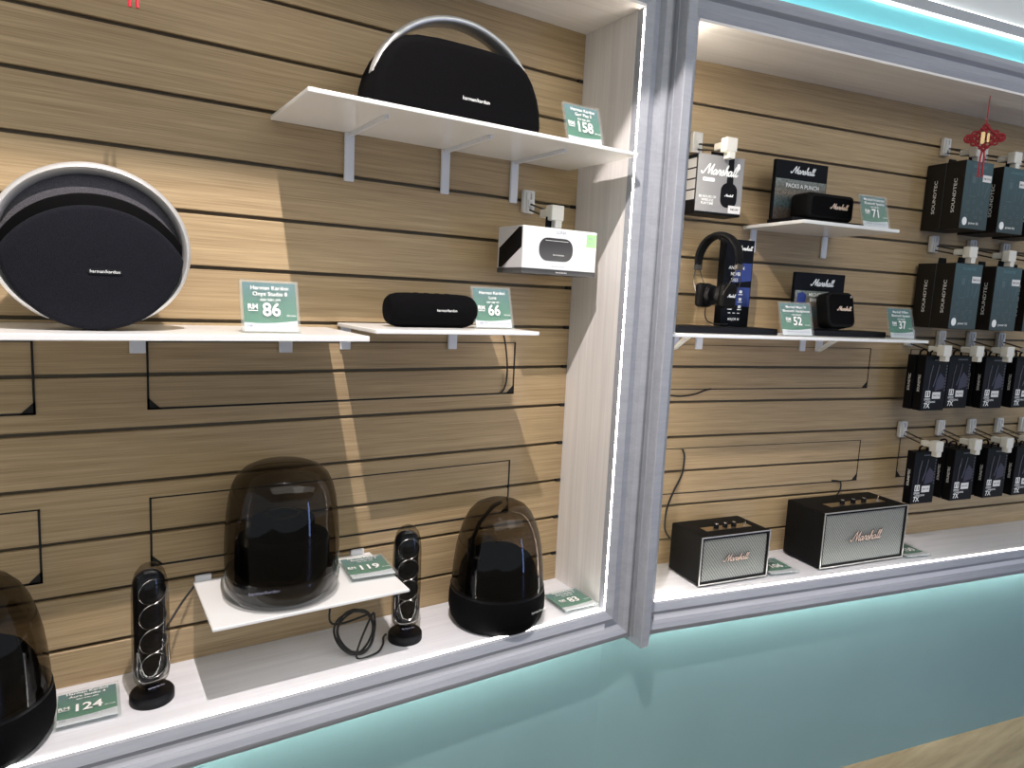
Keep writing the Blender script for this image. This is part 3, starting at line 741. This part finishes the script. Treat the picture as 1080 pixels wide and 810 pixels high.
amp('larger black amp style speaker with woven grille on the right ledge', 8.84, 1.65, 3.42, 1.42, 1.66, 1.2)

# ------------------------------------------------------------------ right bay: posters and shelf speakers
def poster(name, label, s, n, z, w, h, th, base, lines, kind):
    t = thing(name, label, 'display stand', 'R', s, n, z)
    b = MB(); b.box(-w / 2, w / 2, 0, th, .17, h, bev=.012, seg=1); b.build('board', 'board_navy', t, smooth=0)
    x0, x1, y0, y1 = base
    b = MB(); b.box(x0, x1, y0, y1, 0, .17, bev=.02, seg=1); b.build('base_plate', 'satin_black', t, smooth=0)
    if kind == 'photo':
        MB().box(-w / 2 + .03, w / 2 - .03, -.006, .0, .18, h * .72).build('picture', 'photo_print', t, smooth=0)
    if kind == 'mix':
        MB().box(-w / 2 + .03, w / 2 - .03, -.006, .0, .18, h * .71).build('picture', 'photo_print', t, smooth=0)
        b = MB(); b.prism([(-.80, h * .52), (-.52, h * .50), (-.48, h * .64), (-.62, h * .69), (-.80, h * .66)], -.012, -.006); b.build('blue_patch', 'blue_print', t, smooth=0)
    b = MB(); 
    for tx, size, x, zz in lines: b.text(tx, size, x, zz, -.014, .012)
    b.build('lettering', 'ink_white', t, smooth=0)
    return t
t = poster('poster_stand', 'poster board reading packs a punch on the small upper shelf', 6.02, .70, 3.98, 1.85, 1.76, .12, (-.9, 2.0, -.76, .2),
           [('PACKS A PUNCH', .155, .05, 1.10)], 'photo')
MB().script(.85, .0, 1.52, -.016, w=.36).build('logo', 'ink_white', t, smooth=0)
t = poster('poster_stand', 'poster board reading mighty sound behind the cube speaker', 6.93, .85, 1.03, 1.84, 1.74, .12, (-.9, 2.05, -.62, .2),
           [('MIGHTY SOUND', .14, .12, 1.13), ('EVERYWHERE', .13, .06, .98)], 'mix')
MB().script(.85, .05, 1.47, -.016, w=.36).build('logo', 'ink_white', t, smooth=0)
t = poster('poster_stand', 'tall black and blue display board behind the headphones', 4.02, .86, 1.03, .93, 2.47, .28, (-2.9, .75, -.85, .15),
           [('AN ICON', .12, -.08, 1.72), ('NEVER', .12, -.08, 1.56), ('DIES', .12, -.12, 1.40), ('MAJOR IV', .09, -.05, .36)], 'blue')
b = MB()
b.prism([(-.18, 1.32), (.43, 1.40), (.43, 1.86), (-.02, 1.86)], -.008, 0); b.prism([(-.36, .76), (.43, .70), (.43, 1.22), (-.36, 1.22)], -.008, 0)
b.build('blue_panel', 'blue_print', t, smooth=0)
b = MB()
for r in range(3):
    for c in range(2):
        x, z = -.2 + .32 * c, 1.1 - .2 * r
        b.prism([(p[0] + x, p[1] + z) for p in MB().rrect(.1, .08, .03, 3)], -.012, -.006); b.box(x - .07, x + .07, -.012, -.006, z - .085, z - .065)
for x in (-.2, -.05, .1): b.box(x - .04, x + .04, -.012, -.006, .52, .535)
b.build('icon_print', 'ink_white', t, smooth=0)
MB().script(.52, .12, 2.25, -.016, w=.36).build('logo', 'ink_white', t, smooth=0)
MB().sweep([(-.4, .1, 2.36), (-.75, -.25, 2.37), (-1.12, -.56, 2.37)], [(.04, .02), (-.04, .02), (-.04, -.02), (.04, -.02)], (0, 0, 1)).build('hanger_arm', 'satin_black', t, smooth=0)

t = thing('portable_speaker', 'slim black rounded speaker in front of the punch poster', 'speaker', 'R', 6.45, 1.1, 4.152)
b = MB(); b.box(-.82, .82, -.36, .36, 0, .70, bev=.13, seg=4); b.build('body', 'rubber', t, smooth=60)
b = MB(); b.prism([(p[0], p[1] + .35) for p in MB().rrect(1.42, .5, .1)], -.372, -.35); b.build('grille', 'fabric_black', t, smooth=0)
MB().script(.62, .22, .37, -.38, w=.4).build('logo', 'copper_ink', t, smooth=0)

t = thing('cube_speaker', 'small black squarish speaker in front of the mighty sound poster', 'speaker', 'R', 7.2, 1.34, 1.258)
t.matrix_world = t.matrix_world @ Matrix.Rotation(math.radians(-12), 4, 'X')
b = MB(); b.prism([(p[0], p[1] + .5) for p in MB().rrect(1.0, .98, .2)], -.2, .22, bev=.05, seg=3); b.build('body', 'rubber', t, smooth=50)
b = MB(); b.prism([(p[0], p[1] + .5) for p in MB().rrect(.86, .84, .15)], -.212, -.19); b.build('grille', 'fabric_black', t, smooth=0)
MB().script(.52, .08, .52, -.222, w=.4).build('logo', 'copper_ink', t, smooth=0)
b = MB(); b.lathe([(.035, -.23), (.035, -.2)], 16, (.36, 0, .86), 'y'); b.build('control_knob', 'chrome', t)
b = MB(); b.box(-.14, .14, .22, .25, .2, .8, bev=.01, seg=1); b.build('strap', 'rubber', t, smooth=0)
cable('thin tether wire from the cube speaker to the wall', 'R', [(7.86, .94, 1.4), (8.4, .5, 1.72), (9.0, .12, 1.95), (9.1, .05, 2.12), (8.85, .04, 2.28), (8.2, .04, 2.22)], .009)

# headphones: local x is the ear axis, the +x cup faces the viewer
t = thing('headphones', 'black folding headphones resting against the tall display board', 'headphones', 'R', 2.95, 1.35, 1.13, -72)
zc = .86
b = MB(); path = []; sc = []
for k in range(41):
    a = math.radians(-8 + 196 * k / 40); path.append((.60 * math.cos(a), 0, 1.72 + .66 * math.sin(a)))
    e = 1 - abs(k - 20) / 20; sc.append((.7 + .5 * e, .75 + .35 * e))
b.sweep(path, [(.072 * math.cos(q), .20 * math.sin(q)) for q in [2 * PI * i / 12 for i in range(12)]], (0, 1, 0), scales=sc).build('headband', 'rubber', t)
for sx in (-1, 1):
    b = MB(); b.box(sx * .60 - .05, sx * .60 + .05, -.13, .13, 1.50, 1.66, bev=.02, seg=1)
    b.tube(catmull([(sx * .60, -.08, 1.55), (sx * .56, -.2, 1.25), (sx * .42, -.27, .95), (sx * .40, -.26, .86)], 6), .014, 6)
    b.tube(catmull([(sx * .60, .08, 1.55), (sx * .56, .2, 1.25), (sx * .42, .27, .95), (sx * .40, .26, .86)], 6), .014, 6)
    b.build('yoke', 'steel', t)
    b = MB(); b.box(min(sx * .24, sx * .46), max(sx * .24, sx * .46), -.29, .29, zc - .31, zc + .31, bev=.10, seg=3)
    cup = b.build('ear_cup', 'rubber', t, smooth=60)
    b = MB(); b.lathe([(.22, min(sx * .06, sx * .25)), (.27, (sx * .10 + sx * .2) / 2), (.25, max(sx * .06, sx * .25))], 28, (0, 0, zc), 'x'); b.build('cushion', 'satin_black', cup)
b = MB(); b.script(.34, 0, 0, 0, w=.5); lo = b.build('logo', 'ink_white', t, smooth=0, mtx=Matrix.Translation(Vector((.468, 0, zc)) * U) @ Matrix.Rotation(PI / 2, 4, 'Z'))
b = MB(); b.tube(catmull([(-.3, .05, .6), (-.32, .1, .3), (-.2, .15, .16), (.1, .2, .13), (-.1, .8, .13)], 6), .016, 6); b.build('cord', 'cable', t)

# headphone carton on its hook
GH = 'slat wall hooks'
hook('white security hook holding the grey headphone carton', 'R', 2.91, 6.0, 1.38, .3, GH)
t = thing('headphone_carton', 'grey headphone carton hanging at the left of the right bay', 'box', 'R', 2.82, 1.0, 4.0)
MB().box(-.7, .7, -.32, .3, 0, 1.44, bev=.008, seg=1).build('carton', 'carton_black', t, smooth=0)
MB().box(-.7, .7, -.326, -.318, .06, 1.44).build('front_print', 'carton_front_grey', t, smooth=0)
b = MB()
for k in range(4): b.prism([(-.26, .34 + .26 * k), (.26, .34 + .26 * k), (.26, .56 + .26 * k), (-.26, .56 + .26 * k)], -.705, -.699, 'yz')
b.build('side_print', 'carton_grey', t, smooth=0)
b = MB(); b.prism([(.2, .78), (.4, .78), (.38, 1.44), (.22, 1.44)], -.332, -.326); b.prism([(p[0] + .29, p[1] + .50) for p in MB().rrect(.5, .60, .19)], -.334, -.326)
pc = b.build('headphone_picture', 'carton_black', t, smooth=0)
MB().script(.26, .29, .50, -.337, w=.5).build('picture_logo', 'ink_white', pc, smooth=0)
MB().script(1.12, -.05, 1.08, -.338, w=.34).build('logo', 'ink_white', t, smooth=0)
b = MB(); b.prism([(p[0] - .35, p[1] + .84) for p in MB().rrect(.36, .09, .03, 3)], -.330, -.326); pl = b.build('name_plate', 'ink_white', t, smooth=0)
MB().text('MAJOR IV', .075, -.35, .84, -.332, .006).build('lettering', 'ink_grey', pl, smooth=0)
b = MB()
for k, tx in enumerate(('80 HOURS OF', 'WIRELESS', 'PLAYTIME')): b.text(tx, .085, -.35, .42 - .08 * k, -.330, .004)
b.build('lettering', 'ink_white', t, smooth=0)
MB().prism([(p[0] + .52, p[1] + 1.22) for p in MB().rrect(.1, .16, .05, 4)], -.345, -.340).build('round_sticker', 'ink_white', t, smooth=0)
sk = MB().prism([(.30, .07), (.68, .07), (.68, .26), (.30, .26)], -.337, -.334).build('price_sticker', 'sticker', t, smooth=0)
MB().text('RM 699', .08, .49, .165, -.339, .006).build('sticker_print', 'ink_black', sk, smooth=0)
MB().prism([(-.12, 1.43), (.25, 1.43), (.25, 1.58), (-.12, 1.58)], -.06, -.03).build('hang_tab', 'carton_black', t, smooth=0)

# ------------------------------------------------------------------ hanging accessory cartons
def carton_big():
    t = thing('accessory_carton', 'x', 'box', 'R', 0, 0, 0)
    w, d, h = 1.2, .62, 1.99
    MB().box(-w / 2, w / 2, 0, d, 0, h, bev=.01, seg=1).build('carton', 'carton_brown', t, smooth=0)
    MB().box(-w / 2 + .004, w / 2 - .004, -.006, .002, .01, h - .01).build('front_print', 'teal_face', t, smooth=0)
    b = MB()
    for x0, x1, z0, z1 in ((-.34, -.06, .95, 1.62), (.02, .1, 1.0, 1.5), (.2, .26, 1.05, 1.35)):
        b.ring_rect(x0, x1, z0, z1, .02, -.010, -.006)
    b.box(-.28, -.12, -.010, -.006, 1.35, 1.55); b.prism([(.32, .95), (.36, .95), (.5, 1.35), (.46, 1.35)], -.010, -.006)
    for x, z in ((-.35, .78), (-.1, .82), (.25, .8), (-.3, .55), (-.05, .5), (.1, .62), (.28, .55), (-.35, .38), (.05, .36), (.3, .36)): b.ring_rect(x - .06, x + .06, z - .04, z + .04, .014, -.010, -.006)
    b.build('outline_print', 'teal_line', t, smooth=0)
    b = MB(); b.text('SOUNDTEC', .11, .02, 1.83, -.011, .004); b.build('brand_print', 'teal_ink', t, smooth=0)
    b = MB(); b.prism([(p[0] - .40, p[1] + .22) for p in MB().rrect(.2, .24, .1)], -.011, -.006); b.text('power kit', .11, .0, .18, -.011, .010)
    ex, ez = Vector((0, 0, 1)), Vector((0, 1, 0))
    vs, fs = text_mesh('SOUNDTEC', .012)
    V = [b.bm.verts.new((-w / 2 - .006, d * .42 + v.y * .14, .98 + v.x * .19)) for v in vs]
    for f in fs:
        try: b.bm.faces.new([V[i] for i in f])
        except ValueError: pass
    b.build('lettering', 'ink_white', t, smooth=0)
    b = MB(); b.prism([(.18, 1.42), (.56, 1.42), (.56, 1.62), (.18, 1.62)], -.012, -.006); sk = b.build('price_sticker', 'sticker', t, smooth=0)
    MB().text('RM 59.90', .08, .37, 1.51, -.014, .004).build('sticker_print', 'ink_black', sk, smooth=0)
    MB().prism([(-.18, h - .01), (.18, h - .01), (.15, h + .2), (-.15, h + .2)], d * .4, d * .4 + .03).build('hang_tab', 'carton_black', t, smooth=0)
    return t
def carton_small():
    t = thing('accessory_carton', 'x', 'box', 'R', 0, 0, 0)
    w, d, h = 1.02, .28, 1.70
    MB().box(-w / 2, w / 2, 0, d, 0, h, bev=.01, seg=1).build('carton', 'carton_black', t, smooth=0)
    MB().box(-w / 2 + .004, w / 2 - .004, -.006, .002, .01, h - .01).build('front_print', 'navy_face', t, smooth=0)
    b = MB(); b.prism([(.02, .62), (.40, .70), (.42, 1.0), (.2, 1.18), (.06, .95)], -.009, -.006); b.build('violet_print', 'glow_print', t, smooth=0)
    b = MB(); b.tube([(-.27, -.011, .62), (-.24, -.011, 1.1), (-.17, -.011, 1.42)], .014, 5); b.tube([(-.08, -.011, .75), (.02, -.011, 1.05), (.1, -.011, 1.44)], .018, 5)
    for k in range(9): b.box(.43, .47, -.010, -.006, 1.38 - .095 * k, 1.43 - .095 * k)
    b.box(-.12, .33, -.010, -.006, 1.56, 1.60); b.build('line_print', 'line_print', t, smooth=0)
    b = MB(); b.ring_rect(-.37, -.16, .42, .62, .03, -.011, -.006); b.box(-.29, -.24, -.011, -.006, .45, .58)
    b.text('7X', .22, -.26, .15, -.011, .02); b.text('SPEED', .10, -.26, .35, -.011, .012); b.text('CHARGING', .085, -.12, .27, -.011, .010)
    vs, fs = text_mesh('SOUNDTEC', .012)
    V = [b.bm.verts.new((-w / 2 - .006, d * .5 + v.y * .11, .85 + v.x * .10)) for v in vs]
    for f in fs:
        try: b.bm.faces.new([V[i] for i in f])
        except ValueError: pass
    b.build('lettering', 'ink_white', t, smooth=0)
    b = MB(); b.prism([(-.06, .37), (.30, .37), (.30, .58), (-.06, .58)], -.012, -.006); sk = b.build('price_sticker', 'sticker', t, smooth=0)
    MB().text('RM 39.90', .07, .12, .47, -.014, .004).build('sticker_print', 'ink_black', sk, smooth=0)
    b = MB(); b.tube(catmull([(-.17, d * .5, h - .02), (-.16, d * .5, h + .1), (-.05, d * .5, h + .16), (.08, d * .5, h + .16), (.17, d * .5, h + .1), (.18, d * .5, h - .02)], 4), .03, 6); b.build('hang_loop', 'carton_black', t)
    return t
ORD = ['first', 'second', 'third', 'fourth', 'fifth']
rows = [('top', 7.0, (12.27, 14.0, 15.7)), ('second', 4.0, (12.26, 14.05, 15.7)), ('third', 1.0, (11.68, 13.15, 14.6, 16.1)), ('lowest', -2.0, (11.87, 13.66, 15.21, 16.65, 17.95))]
proto_h = None
for rn, z, ss in rows:
    for i, s in enumerate(ss):
        lab = 'white security hook, %s from the left in the %s row of cartons' % (ORD[i], rn)
        ln = 1.06 if rn == 'top' else 1.27
        if rn == 'top':
            if i == 0: pt = hook(lab, 'R', s, z, ln, .3, GH)
            else: dup(pt, 'R', s, 0, z, 0, lab, GH)
        else:
            if proto_h is None: proto_h = hook(lab, 'R', s, z, ln, .3, GH)
            else: dup(proto_h, 'R', s, 0, z, 0, lab, GH)
pb = carton_big(); used = False
for rn, z, ss, zb, fronts in (('top', 7.0, rows[0][2], 4.38, (1.28, 1.25, 1.25)), ('second', 4.0, rows[1][2], 1.36, (1.36, 1.4, 1.36))):
    for i, s in enumerate(ss):
        for k in range(2):
            lab = ('dark teal accessory carton at the front of the %s hook in the %s row' if k == 0 else 'dark accessory carton hanging behind the front one on the %s hook, %s row') % (ORD[i], rn)
            n = fronts[i] - .635 * k
            if not used: o = pb; put(o, 'R', s, n, zb); used = True
            else: o = dup(pb, 'R', s, n, zb)
            o['label'] = lab; o['group'] = 'large accessory cartons'
ps = carton_small(); used = False
data = {'third': (-1.2, [(1.15, 2), (.85, 1), (1.03, 2), (1.05, 2)]), 'lowest': (-4.24, [(1.05, 1), (1.08, 3), (1.1, 2), (1.12, 2), (1.1, 2)])}
POS = ['frontmost', 'middle', 'rearmost']
for rn, z, ss in rows[2:]:
    zb, lst = data[rn]
    for i, s in enumerate(ss):
        n0, cnt = lst[i]
        for k in range(cnt):
            pos = 'only' if cnt == 1 else (POS[0] if k == 0 else (POS[2] if k == cnt - 1 else POS[1]))
            lab = 'narrow black accessory carton, %s one on the %s hook of the %s row' % (pos, ORD[i], rn)
            if not used: o = ps; put(o, 'R', s, n0, zb); used = True
            else: o = dup(ps, 'R', s, n0 - .34 * k, zb)
            o['label'] = lab; o['group'] = 'narrow accessory cartons'

# ------------------------------------------------------------------ red knot ornaments
def knot(label, frame, x, n, zk, top, yaw, tail=1.45):
    t = thing('knot_ornament', label, 'ornament', frame, x, n, zk, yaw, 'red knot ornaments')
    t.matrix_world = t.matrix_world @ Matrix.Scale(.76, 4)
    b = MB()
    for k in range(-2, 3):
        o = k * .115
        b.tube([(-.27 + o, -.02, o - .0 + .27), (.27 + o, -.02, o - .27)], .042, 6)
        b.tube([(-.27 + o, .02, -.27 - o), (.27 + o, .02, .27 - o)], .042, 6)
    def loop(cx, cz, r, r2=None):
        b.tube([(cx + r * math.cos(a), 0, cz + (r2 or r) * math.sin(a)) for a in [2 * PI * i / 16 for i in range(16)]], .035, 6, closed=True)
    for sx in (-1, 1):
        loop(sx * .52, 0, .14); loop(sx * .52, 0, .065); loop(sx * .34, .17, .09); loop(sx * .34, -.17, .09)
    loop(0, .42, .09); loop(0, -.40, .07)
    b.build('knot_body', 'red', t)
    b = MB(); b.prism([(p[0] - .08, p[1]) for p in MB().rrect(.13, .44, .05, 4)], -.10, -.06); b.prism([(p[0] + .1, p[1]) for p in MB().rrect(.08, .34, .03, 4)], -.09, -.06); b.build('emblem', 'gilt', t, smooth=0)
    MB().tube([(0, 0, .5), (0, 0, (top - zk) / .76)], .018, 6).build('hanging_cord', 'red_bright', t)
    for sx in (-1, 1):
        MB().tube([(sx * .03, 0, -.45), (sx * .06, 0, -.7), (sx * .065, 0, -tail)], .034, 6).build('tassel', 'red_bright', t)
    return t
knot('red knot ornament hanging in front of the right bay cartons', 'R', 11.78, 1.65, 6.92, TOP, -45)
knot('red tassel ornament hanging at the top left edge', 'L', .91, 2.0, 6.77, TOP, -10)

# ------------------------------------------------------------------ lights
def area(name, frame, x, n, z, tx, tn, tz, sx, sy, power, color):
    l = bpy.data.lights.new(name, 'AREA'); l.shape = 'RECTANGLE'; l.size = sx * U; l.size_y = sy * U
    l.energy = power; l.color = color
    o = bpy.data.objects.new(name, l); col.objects.link(o)
    P = FR[frame] @ (Vector((x, -n, z)) * U); T = FR[frame] @ (Vector((tx, -tn, tz)) * U)
    o.location = P; o.rotation_euler = (T - P).to_track_quat('-Z', 'Y').to_euler()
    return o
def spot(name, frame, x, n, z, tx, tn, tz, power, color, size, blend, rad):
    l = bpy.data.lights.new(name, 'SPOT'); l.energy = power; l.color = color; l.spot_size = math.radians(size); l.spot_blend = blend; l.shadow_soft_size = rad * U
    o = bpy.data.objects.new(name, l); col.objects.link(o)
    P = FR[frame] @ (Vector((x, -n, z)) * U); T = FR[frame] @ (Vector((tx, -tn, tz)) * U)
    o.location = P; o.rotation_euler = (T - P).to_track_quat('-Z', 'Y').to_euler()
spot('ceiling_spotlight', 'L', 1.9, 9.6, 15.5, 3, 0, -2.5, 165, (1, .90, .87), 95, .4, .12)
area('ceiling_panel', 'L', 4, 15, 15.8, 5, 6, -3, 30, 18, 28, (1, .97, .92))
area('ceiling_panel', 'R', 14, 14, 15.8, 11, 3, -3, 30, 18, 24, (1, .96, .9))
area('blue_shop_screen', 'L', 30, 34, -4, 8, 1.5, -3, 2.5, 16, 14, (.30, .45, 1))

w = bpy.data.worlds.new('shop_world'); scene.world = w; w.use_nodes = True
w.node_tree.nodes['Background'].inputs[0].default_value = (.84, .92, 1, 1); w.node_tree.nodes['Background'].inputs[1].default_value = .55

# ------------------------------------------------------------------ camera
f, yaw, pitch, roll, d, h = 726.994610, .572109410, -.128923236, .0475500938, 14.1126039, 1.76849937
fw = Vector((math.sin(yaw) * math.cos(pitch), math.cos(yaw) * math.cos(pitch), math.sin(pitch)))
rt = Vector((math.cos(yaw), -math.sin(yaw), 0)); up = rt.cross(fw)
r2 = rt * math.cos(roll) + up * math.sin(roll); u2 = -rt * math.sin(roll) + up * math.cos(roll)
cam = bpy.data.cameras.new('camera'); co = bpy.data.objects.new('camera', cam); col.objects.link(co)
cam.sensor_fit = 'HORIZONTAL'; cam.sensor_width = 36; cam.lens = f / 1080 * 36; cam.clip_start = .01
mw = Matrix((( r2.x, u2.x, -fw.x, 0), (r2.y, u2.y, -fw.y, -d * U), (r2.z, u2.z, -fw.z, h * U - FLOOR * U), (0, 0, 0, 1)))
co.matrix_world = mw
scene.camera = co
vs = scene.view_settings
vs.view_transform = 'Standard'; vs.look = 'None'; vs.exposure = 0; vs.gamma = 1; vs.use_curve_mapping = False
scene.cycles.max_bounces = 8; scene.cycles.transparent_max_bounces = 16; scene.cycles.caustics_reflective = False; scene.cycles.caustics_refractive = False
